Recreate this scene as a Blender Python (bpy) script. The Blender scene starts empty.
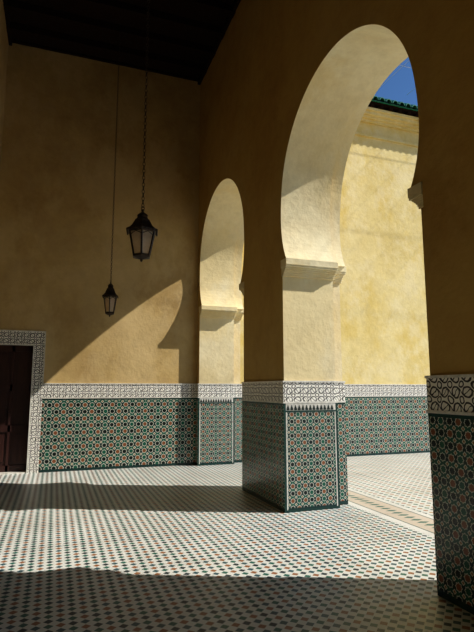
import bpy, bmesh, math, random
from mathutils import Vector, Matrix
random.seed(3)
D=bpy.data; C=bpy.context; scn=C.scene
H=1.55
GX=2.83; MX=3.60; OX=3.80     # arcade wall: gallery face, inner order, courtyard face
BY=10.40                      # back wall plane
LX=-1.20; CEIL=8.58
FZ0,FZ1=1.37,1.63             # frieze band
SPR=3.26; REC=.15             # springing height, recess of the outer order

# ---------------- node helpers ----------------
class S:
    def __init__(s,nt,sock): s.nt=nt; s.k=sock
    def _op(s,op,*a):
        n=s.nt.nodes.new('ShaderNodeMath'); n.operation=op
        for i,x in enumerate((s,)+a):
            if isinstance(x,S): s.nt.links.new(x.k,n.inputs[i])
            else: n.inputs[i].default_value=x
        return S(s.nt,n.outputs[0])
    def __add__(s,o): return s._op('ADD',o)
    def __sub__(s,o): return s._op('SUBTRACT',o)
    def __mul__(s,o): return s._op('MULTIPLY',o)
    def __truediv__(s,o): return s._op('DIVIDE',o)
    def lt(s,o): return s._op('LESS_THAN',o)
    def gt(s,o): return s._op('GREATER_THAN',o)
    def abs(s): return s._op('ABSOLUTE')
    def frac(s): return s._op('FRACT')
    def floor(s): return s._op('FLOOR')
    def min(s,o): return s._op('MINIMUM',o)
    def max(s,o): return s._op('MAXIMUM',o)
    def sin(s): return s._op('SINE')
    def mod(s,o): return s._op('FLOORED_MODULO',o)
    def sqrt(s): return s._op('SQRT')
def mixc(nt,f,a,b):
    n=nt.nodes.new('ShaderNodeMix'); n.data_type='RGBA'
    if isinstance(f,S): nt.links.new(f.k,n.inputs[0])
    else: n.inputs[0].default_value=f
    for i,x in ((6,a),(7,b)):
        if isinstance(x,tuple): n.inputs[i].default_value=(*x,1)
        else: nt.links.new(x,n.inputs[i])
    return n.outputs[2]
def newmat(name,rough=0.8):
    m=D.materials.new(name); m.use_nodes=True; nt=m.node_tree
    b=nt.nodes['Principled BSDF']; b.inputs['Roughness'].default_value=rough
    return m,nt,b
def coords(nt):
    tc=nt.nodes.new('ShaderNodeTexCoord'); sp=nt.nodes.new('ShaderNodeSeparateXYZ')
    nt.links.new(tc.outputs['Object'],sp.inputs[0])
    ge=nt.nodes.new('ShaderNodeNewGeometry'); sn=nt.nodes.new('ShaderNodeSeparateXYZ')
    nt.links.new(ge.outputs['Normal'],sn.inputs[0])
    x,y,z=[S(nt,sp.outputs[i]) for i in range(3)]
    nx=S(nt,sn.outputs[0]).abs().gt(0.5)
    u=y*nx + x*(nx*-1.0+1.0)
    return tc,x,y,z,u
def noise(nt,tc,scale,detail=4,rough=.55,vec=None):
    n=nt.nodes.new('ShaderNodeTexNoise'); n.inputs['Scale'].default_value=scale
    n.inputs['Detail'].default_value=detail; n.inputs['Roughness'].default_value=rough
    if vec is not None:
        mp=nt.nodes.new('ShaderNodeMapping'); mp.inputs['Scale'].default_value=vec
        nt.links.new(tc.outputs['Object'],mp.inputs[0]); nt.links.new(mp.outputs[0],n.inputs[0])
    else: nt.links.new(tc.outputs['Object'],n.inputs['Vector'])
    return S(nt,n.outputs[0])
def ramp(nt,f,stops):
    r=nt.nodes.new('ShaderNodeValToRGB'); nt.links.new(f.k,r.inputs[0])
    e=r.color_ramp.elements
    while len(e)<len(stops): e.new(0.5)
    for i,(p,c) in enumerate(stops):
        e[i].position=p; e[i].color=(*c,1) if len(c)==3 else c
    return r.outputs[0]
def bump(nt,b,h,strength,dist=.01):
    n=nt.nodes.new('ShaderNodeBump'); n.inputs['Strength'].default_value=strength
    n.inputs['Distance'].default_value=dist
    nt.links.new(h.k,n.inputs['Height']); nt.links.new(n.outputs[0],b.inputs['Normal'])

def plaster(name,c1,c2,c3,stain=None,stainamt=.6,pale=None,soft=.08):
    m,nt,b=newmat(name,.9); tc,x,y,z,u=coords(nt)
    n1=noise(nt,tc,.55,7,.62); 
    col=ramp(nt,n1,[(.32,c1),(.5,c2),(.68,c3)])
    n2=noise(nt,tc,6,6,.7)
    dk=ramp(nt,n2,[(.3,(.80,.78,.74)),(.6,(1,1,1))])
    mm=nt.nodes.new('ShaderNodeMix'); mm.data_type='RGBA'; mm.blend_type='MULTIPLY'; mm.inputs[0].default_value=.6
    nt.links.new(col,mm.inputs[6]); nt.links.new(dk,mm.inputs[7]); col=mm.outputs[2]
    if stain:
        n3=noise(nt,tc,.8,8,.66,vec=(1,1,.6))
        f=ramp(nt,n3,[(.48,(0,0,0)),(.48+soft,(stainamt,)*3)])
        col=mixc(nt,S(nt,f),col,stain)
    if pale:
        n4=noise(nt,tc,1.7,9,.72,vec=(1.0,1.0,.8))
        f=ramp(nt,n4,[(.50,(0,0,0)),(.62,(.45,)*3)])
        col=mixc(nt,S(nt,f),col,pale)
    nt.links.new(col,b.inputs['Base Color'])
    bump(nt,b,noise(nt,tc,14,6,.6)+noise(nt,tc,2,3)*2.0,.32,.02)
    return m
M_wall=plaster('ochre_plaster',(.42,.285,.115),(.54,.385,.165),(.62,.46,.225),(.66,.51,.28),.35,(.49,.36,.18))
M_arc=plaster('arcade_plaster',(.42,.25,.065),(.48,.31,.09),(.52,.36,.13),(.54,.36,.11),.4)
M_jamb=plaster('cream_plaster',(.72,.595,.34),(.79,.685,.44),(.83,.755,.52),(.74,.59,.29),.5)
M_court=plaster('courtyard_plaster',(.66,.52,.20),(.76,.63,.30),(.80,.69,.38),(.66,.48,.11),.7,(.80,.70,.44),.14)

WHITE=(.66,.67,.63)
def star_mat(name,p):
    m,nt,b=newmat(name,.25); tc,x,y,z,u=coords(nt)
    uu=u/p; vv=z/p; i=uu.floor(); j=vv.floor()
    a=(uu.frac()-.5).abs(); c=(vv.frac()-.5).abs()
    d=a.max(c).min((a+c)*.7071)
    a2=a*-1.0+.5; c2=c*-1.0+.5
    par=(i+j).mod(2.0); row=(i+j*2.0).mod(4.0)
    cs=mixc(nt,par,(.010,.018,.016),(.24,.09,.04))
    cs=mixc(nt,row.gt(2.5),cs,(.015,.11,.07))
    cg=mixc(nt,(a.gt(c)),(.022,.11,.075),(.02,.045,.04))
    wt=(.62,.62,.53)
    col=mixc(nt,d.gt(.235),cs,wt)
    col=mixc(nt,d.gt(.295),col,cg)
    col=mixc(nt,(a2+c2).lt(.23),col,wt)
    col=mixc(nt,(a2+c2).lt(.13),col,(.28,.15,.05))
    col=mixc(nt,z.lt(.05),col,(.012,.04,.035))
    col=mixc(nt,z.gt(FZ0-.04),col,(.012,.05,.04))
    nt.links.new(col,b.inputs['Base Color'])
    return m
M_dado=star_mat('zellige_star_tile',.13)
M_dadop=star_mat('zellige_pier_tile',.09)

def frieze_mat():
    m,nt,b=newmat('carved_frieze_tile',.3); tc,x,y,z,u=coords(nt)
    p=.115
    n=noise(nt,tc,9,2,.5); 
    uu=(u+n*.06)/p; vv=(z-FZ0)/p+n*.35
    a=uu.frac()-.5; c=vv.frac()-.5
    r=(a*a+c*c).sqrt()
    a1=(uu+.5).frac()-.5; c1=(vv+.5).frac()-.5
    r1=(a1*a1+c1*c1).sqrt()
    ring=(r-.34).abs().lt(.055)
    ring2=(r1-.20).abs().lt(.05)
    w=((uu*6.283).sin()*.22-c).abs().lt(.05)
    k=ring.max(ring2).max(w)
    col=mixc(nt,k,(.86,.83,.75),(.03,.025,.025))
    nt.links.new(col,b.inputs['Base Color'])
    bump(nt,b,k*-1.0,.4,.006)
    return m
M_frieze=frieze_mat()
def plain(name,c,rough=.5,metal=0,spec=None):
    m,nt,b=newmat(name,rough); tc=nt.nodes.new('ShaderNodeTexCoord')
    n=noise(nt,tc,20,3)
    col=ramp(nt,n,[(.3,tuple(v*.75 for v in c)),(.7,tuple(min(1,v*1.15) for v in c))])
    nt.links.new(col,b.inputs['Base Color']); b.inputs['Metallic'].default_value=metal
    return m
M_border=plain('white_border_tile',(.70,.67,.60),.3)
M_greenborder=plain('green_border_tile',(.012,.05,.04),.25)
M_merlon=plain('black_merlon_tile',(.02,.03,.025),.25)
M_roof=plain('green_glazed_roof_tile',(.03,.19,.11),.25)
M_iron=plain('aged_lantern_metal',(.045,.03,.02),.45,.7)
M_wood=plain('dark_cedar_wood',(.022,.010,.005),.9)
M_wood.node_tree.nodes['Principled BSDF'].inputs['Specular IOR Level'].default_value=.15
M_cable=plain('net_cable',(.45,.47,.5),.6)

def door_mat():
    m,nt,b=newmat('red_brown_door_wood',.5); tc=nt.nodes.new('ShaderNodeTexCoord')
    n=noise(nt,tc,3,6,.6,vec=(8,8,.6))
    nt.links.new(ramp(nt,n,[(.3,(.028,.009,.007)),(.7,(.055,.016,.011))]),b.inputs['Base Color'])
    return m
M_door=door_mat()
def glass_mat():
    m,nt,b=newmat('amber_lantern_glass',.4)
    tc=nt.nodes.new('ShaderNodeTexCoord'); n=noise(nt,tc,12,3)
    nt.links.new(ramp(nt,n,[(.3,(.70,.55,.40)),(.7,(.88,.76,.60))]),b.inputs['Base Color'])
    b.inputs['Transmission Weight'].default_value=.6
    b.inputs['IOR'].default_value=1.1
    return m
M_glass=glass_mat()

def floor_mat():
    m,nt,b=newmat('zellige_floor_tile',.4); tc,x,y,z,u=coords(nt)
    def diam(p,s,cols):
        uu=x/p; vv=y/p; i=uu.floor(); j=vv.floor()
        a=(uu.frac()-.5).abs(); c=(vv.frac()-.5).abs()
        k=(i+j*2.0).mod(4.0)
        col=mixc(nt,k.gt(.5),cols[0],cols[1])
        col=mixc(nt,k.gt(1.5),col,cols[2]); col=mixc(nt,k.gt(2.5),col,cols[3])
        return mixc(nt,(a+c).lt(s),WHITE,col)
    g=diam(.078,.43,((.03,.13,.10),(.30,.13,.06),(.025,.04,.05),(.04,.10,.12)))
    cy=diam(.11,.36,((.05,.16,.12),(.38,.17,.09),(.06,.09,.08),(.38,.24,.12)))
    f=x.gt(4.45); col=mixc(nt,f,g,cy)
    band=x.gt(3.84)*x.lt(4.45)
    t=((x-4.145).abs())
    bc=mixc(nt,t.lt(.19),(.70,.69,.64),(.58,.50,.41))
    uu=y/.12; a=(uu.frac()-.5).abs()
    bc=mixc(nt,(a+t*4.0).lt(.36),bc,(.10,.18,.15))
    bc=mixc(nt,(t-.20).abs().lt(.010),bc,(.08,.13,.12))
    col=mixc(nt,band,col,bc)
    n=noise(nt,tc,1.3,5); dk=ramp(nt,n,[(.3,(.85,.83,.8)),(.7,(1,1,1))])
    mm=nt.nodes.new('ShaderNodeMix'); mm.data_type='RGBA'; mm.blend_type='MULTIPLY'; mm.inputs[0].default_value=1
    nt.links.new(col,mm.inputs[6]); nt.links.new(dk,mm.inputs[7])
    nt.links.new(mm.outputs[2],b.inputs['Base Color'])
    return m
M_floor=floor_mat()

# ---------------- mesh helpers ----------------
def obj(name,bm,mats,parent=None,loc=None,recalc=True):
    if recalc: bmesh.ops.recalc_face_normals(bm,faces=bm.faces[:])
    me=D.meshes.new(name); bm.to_mesh(me); bm.free()
    for m in (mats if isinstance(mats,(list,tuple)) else [mats]): me.materials.append(m)
    o=D.objects.new(name,me); scn.collection.objects.link(o)
    if parent: o.parent=parent
    if loc: o.location=loc
    return o
def box(bm,x0,x1,y0,y1,z0,z1,mi=0):
    vs=[bm.verts.new(p) for p in [(x0,y0,z0),(x1,y0,z0),(x1,y1,z0),(x0,y1,z0),(x0,y0,z1),(x1,y0,z1),(x1,y1,z1),(x0,y1,z1)]]
    for f in [(0,3,2,1),(4,5,6,7),(0,1,5,4),(1,2,6,5),(2,3,7,6),(3,0,4,7)]:
        fc=bm.faces.new([vs[i] for i in f]); fc.material_index=mi
def prism_x(bm,pts,x0,x1,face_mi=0,side_mi=1):
    a=[bm.verts.new((x0,y,z)) for y,z in pts]; b_=[bm.verts.new((x1,y,z)) for y,z in pts]
    n=len(pts)
    f1=bm.faces.new(a); f2=bm.faces.new(b_[::-1])
    for i in range(n):
        f=bm.faces.new((a[i],b_[i],b_[(i+1)%n],a[(i+1)%n])); f.material_index=side_mi
    f1.material_index=face_mi; f2.material_index=face_mi
def group(name,loc=(0,0,0)):
    e=D.objects.new(name,None); e.location=loc; scn.collection.objects.link(e); return e

# (axis y, jamb half width, pinch at springing, circle centre height)
ARCH=[(.45,1.36,.13,4.0),(4.69,1.38,.125,4.04),(8.90,1.33,.17,4.14)]
YS=-4.0
def half(A,rec):
    yc,hw,pin,cz=A
    J=hw+rec; r=hw+.012+rec*.35; s=hw-pin+rec*.7
    if rec: s=min(s,r-.06)
    spr=SPR; rr=math.sqrt(s*s+(cz-spr)**2)
    p=[(J,0),(J,spr-.04),(s,spr)]
    a0=math.atan2(spr-cz,s); N=48
    for k in range(1,N+1):
        t=a0+(math.pi/2-a0)*k/N; w=min(1,k/16); w=w*w*(3-2*w); q=rr+(r-rr)*w
        p.append((q*math.cos(t),cz+q*math.sin(t)))
    p[-1]=(0,cz+r); return p
def arcade(bm,rec,x0,x1,yend,top):
    mids=[YS]+[ (ARCH[i][0]+ARCH[i][1]+ARCH[i+1][0]-ARCH[i+1][1])/2 for i in range(2)]+[yend]
    for i,A in enumerate(ARCH):
        yc=A[0]
        P=half(A,rec); zt=P[-1][1]
        for sg,yo in ((-1,mids[i]),(1,mids[i+1])):
            for k in range(len(P)-1):
                (o0,z0),(o1,z1)=P[k],P[k+1]
                if sg>0 and i==2: o0=min(o0,yend-yc-.001); o1=min(o1,yend-yc-.001)
                for xx in (x0,x1):
                    f=bm.faces.new([bm.verts.new(v) for v in ((xx,yo,z0),(xx,yc+sg*o0,z0),(xx,yc+sg*o1,z1),(xx,yo,z1))])
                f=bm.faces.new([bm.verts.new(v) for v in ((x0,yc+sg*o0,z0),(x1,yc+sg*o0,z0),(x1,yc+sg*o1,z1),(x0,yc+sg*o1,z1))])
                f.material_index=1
        for xx in (x0,x1):
            bm.faces.new([bm.verts.new(v) for v in ((xx,mids[i],zt),(xx,mids[i+1],zt),(xx,mids[i+1],top),(xx,mids[i],top))])
    for v4 in (((x0,YS,top),(x1,YS,top),(x1,yend,top),(x0,yend,top)),((x0,YS,0),(x1,YS,0),(x1,YS,top),(x0,YS,top)),((x0,yend,0),(x1,yend,0),(x1,yend,top),(x0,yend,top))):
        bm.faces.new([bm.verts.new(v) for v in v4])
bm=bmesh.new()
arcade(bm,0,GX,MX,BY,CEIL)
arcade(bm,REC,MX,OX,BY,CEIL+.6)
bmesh.ops.remove_doubles(bm,verts=bm.verts[:],dist=.0002)
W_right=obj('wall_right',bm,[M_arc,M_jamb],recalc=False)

# back wall with door recess
bm=bmesh.new()
DX0,DX1,DH=-1.12,-.40,2.37
box(bm,LX-.3,DX0,BY,BY+.35,0,CEIL+.3)
box(bm,DX0,DX1,BY,BY+.35,DH,CEIL+.3)
box(bm,DX1,OX,BY,BY+.35,0,CEIL+.3)
W_back=obj('wall_back',bm,M_wall)
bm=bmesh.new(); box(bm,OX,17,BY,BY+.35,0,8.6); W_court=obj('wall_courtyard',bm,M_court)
bm=bmesh.new(); box(bm,LX-.3,LX,YS,BY,0,CEIL); W_left=obj('wall_left',bm,M_wall)
bm=bmesh.new(); box(bm,LX-.3,OX,YS-.3,YS,0,CEIL+.3); obj('wall_front',bm,M_wall)
bm=bmesh.new(); box(bm,LX-.3,17,YS-.3,BY+.35,-.2,0); obj('floor',bm,M_floor)
# ceiling with beams
bm=bmesh.new(); box(bm,LX-.3,GX,YS,BY,CEIL,CEIL+.3)
y=BY-.5
while y>YS: 
    box(bm,LX,GX,y-.08,y+.08,CEIL-.14,CEIL); y-=.62
box(bm,LX,GX,BY-.05,BY,CEIL-.05,CEIL); box(bm,GX-.06,GX,YS,BY,CEIL-.12,CEIL); box(bm,LX,LX+.06,YS,BY,CEIL-.12,CEIL)
obj('ceiling',bm,M_wood)

# ---------------- dado + frieze ----------------
def dado(e,x0,x1,y0,y1):
    bm=bmesh.new(); box(bm,x0,x1,y0,y1,0,FZ0); obj('star_tile_dado',bm,M_dado,e)
    bm=bmesh.new(); box(bm,x0,x1,y0,y1,FZ0,FZ1); obj('carved_frieze',bm,M_frieze,e)
    bm=bmesh.new()
    q=.008
    box(bm,x0,x1,y0-q,y1,FZ1,FZ1+.022); box(bm,x0,x1,y0-q,y1,FZ0-.012,FZ0+.012)
    obj('dado_moulding',bm,M_border,e)
T=.022
dado(W_back,DX1+.20,GX-T,BY-T,BY)
dado(W_court,OX+T,17,BY-T,BY)
dado(W_left,LX,LX+T,YS,BY-.03)
def pier(y0,y1,g0=True,g1=True,border=True):
    e=W_right
    def bx(z0,z1,q=0,bm=None):
        box(bm,GX-T-q,MX+.005,y0-T*g0-q*g0,y1+T*g1+q*g1,z0,z1)
        ya=y0+(REC-T)*g0-q*g0; yb=y1-(REC-T)*g1+q*g1
        if yb>ya: box(bm,MX-.02,OX+T+q,ya,yb,z0,z1)
    bm=bmesh.new(); bx(0,FZ0,0,bm); obj('pier_star_tile_dado',bm,M_dadop,e)
    bm=bmesh.new(); bx(FZ0,FZ1,0,bm); obj('pier_carved_frieze',bm,M_frieze,e)
    bm=bmesh.new(); bx(FZ1,FZ1+.022,.008,bm); bx(FZ0-.012,FZ0+.012,.008,bm); obj('pier_moulding',bm,M_border,e)
    if border:
        yf=y0-T
        bm=bmesh.new()
        for a,b_ in ((GX-T,GX+.01),(MX-.025,MX+.005)):
            box(bm,a,b_,yf-.004,yf,.03,FZ0-.012)
        box(bm,GX-T,MX,yf-.004,yf,.0,.03)
        box(bm,GX+.01,MX-.025,yf-.004,yf,FZ0-.125,FZ0-.105)
        obj('pier_green_border',bm,M_greenborder,e)
        bm=bmesh.new(); box(bm,GX+.01,MX-.025,yf-.003,yf,FZ0-.105,FZ0-.012)
        box(bm,GX+.01,GX+.026,yf-.0035,yf,.03,FZ0-.125); box(bm,MX-.041,MX-.025,yf-.0035,yf,.03,FZ0-.125)
        obj('pier_white_border',bm,M_border,e)
        # row of small stepped merlons, fully inside the white strip
        bm=bmesh.new(); w=.040; x=GX+.022
        while x+w<MX-.03:
            for k,(ww,zz) in enumerate(((1,.026),(.62,.046),(.28,.064))):
                cx=x+w/2; box(bm,cx-w*ww/2,cx+w*ww/2,yf-.006-k*.0003,yf-.003,FZ0-.100+(0 if k==0 else zz-.022),FZ0-.100+zz)
            x+=w*1.35
        obj('pier_merlon_row',bm,M_merlon,e)
def ends(i): return ARCH[i][0]-ARCH[i][1],ARCH[i][0]+ARCH[i][1]
pier(ends(2)[1],BY-T,True,False)
pier(ends(1)[1],ends(2)[0])
pier(ends(0)[1],ends(1)[0])
pier(YS,ends(0)[0],False,True,False)

# ---------------- capitals (imposts) ----------------
def capital(y,side,P,i):
    bm=bmesh.new()
    for (d,z0,z1) in ((.20,3.05,3.075),(.30,3.075,3.10),(.42,3.10,3.12),(.58,3.12,3.14),(.75,3.14,3.16),(.93,3.16,3.185),(1.0,3.185,SPR+.012)):
        g=.004+.010*(z0>3.15); d*=P
        a,b_=(y-d*side,y+.03*side); 
        box(bm,GX-g,MX+.01,min(a,b_),max(a,b_),z0,z1)
        a2=y+(REC-d*.95)*side; a3=min(y+(REC+.03)*side,BY-.001)
        box(bm,MX-.01,OX+g+.02,min(a2,a3),max(a2,a3),z0,z1)
    bmesh.ops.bevel(bm,geom=bm.edges[:],offset=.003,segments=1,affect='EDGES')
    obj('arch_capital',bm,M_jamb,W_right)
for i in range(3):
    a,b_=ends(i); P=ARCH[i][2]+.02; capital(a,-1,P,i); capital(b_,1,P,i)

# ---------------- door ----------------
e=group('door_1',(0,0,0))
bm=bmesh.new()
box(bm,DX0,DX1,BY+.12,BY+.16,0.02,DH)
obj('door_leaf',bm,M_door,e)
bm=bmesh.new()
w=(DX1-DX0)
for (a,b_) in ((0,.07),(.47,.53),(.93,1)):
    box(bm,DX0+w*a,DX0+w*b_,BY+.10,BY+.125,0.02,DH)
for z in (.02,.75,1.5,DH-.12): box(bm,DX0,DX1,BY+.10,BY+.124,z,z+.12)
obj('stiles_and_rails',bm,M_door,e)
bm=bmesh.new()
for cx in (DX0+w*.27,DX0+w*.73):
    for z0,z1 in ((.2,.7),(.93,1.44),(1.68,DH-.18)):
        box(bm,cx-.10,cx+.10,BY+.108,BY+.125,z0,z1)
bmesh.ops.bevel(bm,geom=bm.edges[:],offset=.006,segments=2,affect='EDGES')
obj('raised_panels',bm,M_door,e)
bm=bmesh.new(); box(bm,DX0+w*.45,DX0+w*.47,BY+.07,BY+.10,1.0,1.14); bmesh.ops.bevel(bm,geom=bm.edges[:],offset=.004,segments=1,affect='EDGES')
obj('handle',bm,M_iron,e)
bm=bmesh.new(); box(bm,DX0,DX1,BY-.02,BY+.12,0,.025); obj('threshold',bm,M_border,e)
e=group('trim_1')   # frieze frame around door
bm=bmesh.new()
box(bm,DX1,DX1+.20,BY-T,BY,0,DH+.26); box(bm,LX+T,DX1,BY-T,BY,DH,DH+.26)
obj('carved_frame',bm,M_frieze,e)
bm=bmesh.new()
box(bm,DX1+.185,DX1+.205,BY-T-.008,BY,FZ1,DH+.275); box(bm,LX+T,DX1+.205,BY-T-.008,BY,DH+.255,DH+.275)
box(bm,DX1-.01,DX1+.012,BY-T-.008,BY,0,DH+.0); box(bm,LX+T,DX1+.012,BY-T-.008,BY,DH-.01,DH+.012)
obj('edge_bead',bm,M_border,e)

# ---------------- courtyard cornice + green tile eave ----------------
e=W_court; dz=.25
bm=bmesh.new()
for (d,z0,z1) in ((.05,7.72,7.79),(.09,8.12,8.18),(.16,8.18,8.24),(.24,8.24,8.32),(.30,8.32,8.38)):
    box(bm,OX,17,BY-d,BY+.35,z0+dz,z1+dz)
obj('stepped_cornice',bm,M_court,e)
bm=bmesh.new(); x=OX+.1
while x<17:
    box(bm,x-.05,x+.05,BY-.36,BY,8.38+dz,8.46+dz); x+=.28
box(bm,OX,17,BY-.38,BY+.35,8.46+dz,8.49+dz)
obj('rafter_ends',bm,M_wood,e)
bm=bmesh.new(); x=OX+.08
while x<17:
    for s in range(3):
        y0=BY-.46+s*.26; z0=8.52+dz+s*.18; y1=y0+.32; z1=z0+.22; r0,r1=.085,.068
        N=8; A=[];B=[];A2=[]
        for k in range(N+1):
            t=math.pi*k/N
            A.append(bm.verts.new((x+r0*math.cos(t),y0,z0+r0*math.sin(t))))
            B.append(bm.verts.new((x+r1*math.cos(t),y1,z1+r1*math.sin(t))))
            A2.append(bm.verts.new((x+(r0-.02)*math.cos(t),y0,z0+(r0-.02)*math.sin(t))))
        for k in range(N):
            bm.faces.new((A[k],A[k+1],B[k+1],B[k])); bm.faces.new((A[k],A[k+1],A2[k+1],A2[k]))
        P=[];Q=[]
        for k in range(5):
            t=math.pi*k/4
            P.append(bm.verts.new((x+.10+.06*math.cos(t),y0,z0-.045*math.sin(t)+.02)))
            Q.append(bm.verts.new((x+.10+.05*math.cos(t),y1,z1-.045*math.sin(t)+.02)))
        for k in range(4): bm.faces.new((P[k],P[k+1],Q[k+1],Q[k]))
    x+=.2
obj('glazed_eave_tiles',bm,M_roof,e)
bm=bmesh.new()
prism_x(bm,[(BY-.44,8.49+dz),(BY+.35,8.49+dz),(BY+.35,9.0+dz)],OX,17,0,0); obj('roof_bed',bm,M_roof,e)

# ---------------- lanterns ----------------
def ringpts(n,r,z,rot=0): return [Vector((r*math.cos(2*math.pi*k/n+rot),r*math.sin(2*math.pi*k/n+rot),z)) for k in range(n)]
def loft(bm,prof,n,rot=0,cap=True):
    prev=None
    for (r,z) in prof:
        cur=[bm.verts.new(p) for p in ringpts(n,max(r,.0005),z,rot)]
        if prev:
            for k in range(n): bm.faces.new((prev[k],prev[(k+1)%n],cur[(k+1)%n],cur[k]))
        elif cap: bm.faces.new(cur)
        prev=cur
    if cap: bm.faces.new(prev)
def bar(bm,a,b_,w):
    a=Vector(a);b_=Vector(b_);d=(b_-a).normalized(); u=d.orthogonal().normalized(); v=d.cross(u)
    A=[bm.verts.new(a+(u*i+v*j)*w) for i,j in ((-1,-1),(1,-1),(1,1),(-1,1))]
    B=[bm.verts.new(b_+(u*i+v*j)*w) for i,j in ((-1,-1),(1,-1),(1,1),(-1,1))]
    for k in range(4): bm.faces.new((A[k],A[(k+1)%4],B[(k+1)%4],B[k]))
    bm.faces.new(A); bm.faces.new(B)
def torus(bm,c,R,r,M,sx=1.0,n=10,m=5):
    vs=[]
    for i in range(n):
        t=2*math.pi*i/n; row=[]
        for j in range(m):
            p=2*math.pi*j/m
            v=Vector(((R+r*math.cos(p))*math.cos(t)*sx,r*math.sin(p),(R+r*math.cos(p))*math.sin(t)))
            row.append(bm.verts.new(Vector(c)+M@v))
        vs.append(row)
    for i in range(n):
        for j in range(m):
            bm.faces.new((vs[i][j],vs[(i+1)%n][j],vs[(i+1)%n][(j+1)%m],vs[i][(j+1)%m]))
def lantern(loc,s,link,sz):
    e=group('hanging_lantern',loc); n=6; rot=.35
    sc=(s,s,sz)
    rt,rb,zt,zb=.150,.092,.035,-.235
    def done(name,bm,mat):
        bmesh.ops.scale(bm,vec=sc,verts=bm.verts[:]); obj(name,bm,mat,e)
    bm=bmesh.new()
    tp=ringpts(n,rt,zt,rot); bt=ringpts(n,rb,zb,rot)
    for k in range(n):
        bar(bm,tp[k],bt[k],.007); bar(bm,tp[k],tp[(k+1)%n],.009); bar(bm,bt[k],bt[(k+1)%n],.009)
        m0=(tp[k]+tp[(k+1)%n])/2; m1=(bt[k]+bt[(k+1)%n])/2
        q0=tp[k].lerp(bt[k],.18); q1=tp[(k+1)%n].lerp(bt[(k+1)%n],.18)
        apex=m0.lerp(m1,.05)
        bar(bm,q0,apex,.003); bar(bm,q1,apex,.003)
    done('frame',bm,M_iron)
    bm=bmesh.new()
    loft(bm,[(.150,.030),(.182,.040),(.184,.055),(.160,.066),(.125,.10),(.098,.150),(.090,.158),(.092,.166),(.070,.185),(.060,.200),(.058,.215),(.066,.220),(.062,.230),(.040,.250),(.016,.268),(.012,.285),(.020,.292),(.014,.302),(.004,.306)],n,rot)
    ev=ringpts(n,.184,.05,rot)
    for k in range(n):
        for t in (0,.25,.5,.75):
            p=ev[k].lerp(ev[(k+1)%n],t); bar(bm,p,p+Vector((0,0,-.022)),.005)
    done('roof',bm,M_iron)
    bm=bmesh.new()
    loft(bm,[(.098,-.232),(.104,-.240),(.100,-.252),(.070,-.262),(.040,-.270),(.018,-.276),(.012,-.284),(.018,-.292),(.004,-.302)],n,rot)
    done('base',bm,M_iron)
    bm=bmesh.new(); loft(bm,[(rb-.004,zb),(rt-.004,zt)],n,rot,False)
    done('glass_panes',bm,M_glass)
    bm=bmesh.new(); loft(bm,[(.02,-.23),(.02,-.20),(.012,-.195),(.012,-.12),(.02,-.10),(.024,-.07),(.012,-.04)],10)
    done('bulb_holder',bm,M_border)
    bm=bmesh.new(); torus(bm,(0,0,.318*sz),.018*s,.004*s,Matrix.Identity(3),1)
    z=.318*sz+.03; top=CEIL-loc[2]; k=0
    while z<top:
        M=Matrix.Rotation(math.pi/2*(k%2),3,'Z')
        torus(bm,(0,0,z),.024*link,.0050*link,M,.6,8,4); z+=.040*link; k+=1
    obj('chain',bm,M_iron,e)
    bm=bmesh.new(); loft(bm,[(.07,CEIL-loc[2]),(.06,CEIL-loc[2]-.03),(.02,CEIL-loc[2]-.07)],12); obj('ceiling_rose',bm,M_iron,e)
lantern((.82,5.34,3.195),1.0,1.0,.97)
lantern((.885,9.30,3.16),.84,1.0,1.08)

# bird net cables over courtyard
bm=bmesh.new()
for k in range(14):
    x=OX+.4+k*.9; bar(bm,(x,YS,9.5),(x,BY+.1,9.5),.004)
for k in range(16):
    y=YS+k*.9; bar(bm,(OX,y,9.51),(17,y,9.51),.004)
obj('bird_net_cables',bm,M_cable,W_court)

# ---------------- light ----------------
sd=Vector((1,-.43,.98)).normalized()
L=D.lights.new('sun','SUN'); L.energy=5.0; L.angle=math.radians(.6); L.color=(1,.955,.88)
lo=D.objects.new('sun',L); scn.collection.objects.link(lo); lo.rotation_euler=sd.to_track_quat('Z','Y').to_euler(); lo.location=(20,-8,18)
w=D.worlds.new('sky'); scn.world=w; w.use_nodes=True; nt=w.node_tree
bg=nt.nodes['Background']; sky=nt.nodes.new('ShaderNodeTexSky'); sky.sky_type='NISHITA'; sky.sun_disc=False
sky.sun_elevation=math.radians(42); sky.sun_rotation=math.atan2(sd.x,sd.y); sky.altitude=1500; sky.ozone_density=3; sky.dust_density=.4
hs=nt.nodes.new('ShaderNodeHueSaturation'); hs.inputs['Saturation'].default_value=1.12
nt.links.new(sky.outputs[0],hs.inputs['Color']); nt.links.new(hs.outputs[0],bg.inputs[0]); bg.inputs[1].default_value=.11

# ---------------- camera ----------------
cd=D.cameras.new('camera'); cam=D.objects.new('camera',cd); scn.collection.objects.link(cam); scn.camera=cam
cd.sensor_fit='HORIZONTAL'; cd.sensor_width=36; cd.lens=505/474*36; cd.clip_start=.05; cd.clip_end=300
cam.location=(0,0,H); cam.rotation_euler=(math.radians(98.17),0,math.radians(-19.73))
scn.view_settings.view_transform='Standard'
try: scn.view_settings.look='Medium High Contrast'
except Exception as ex: print('look',ex)
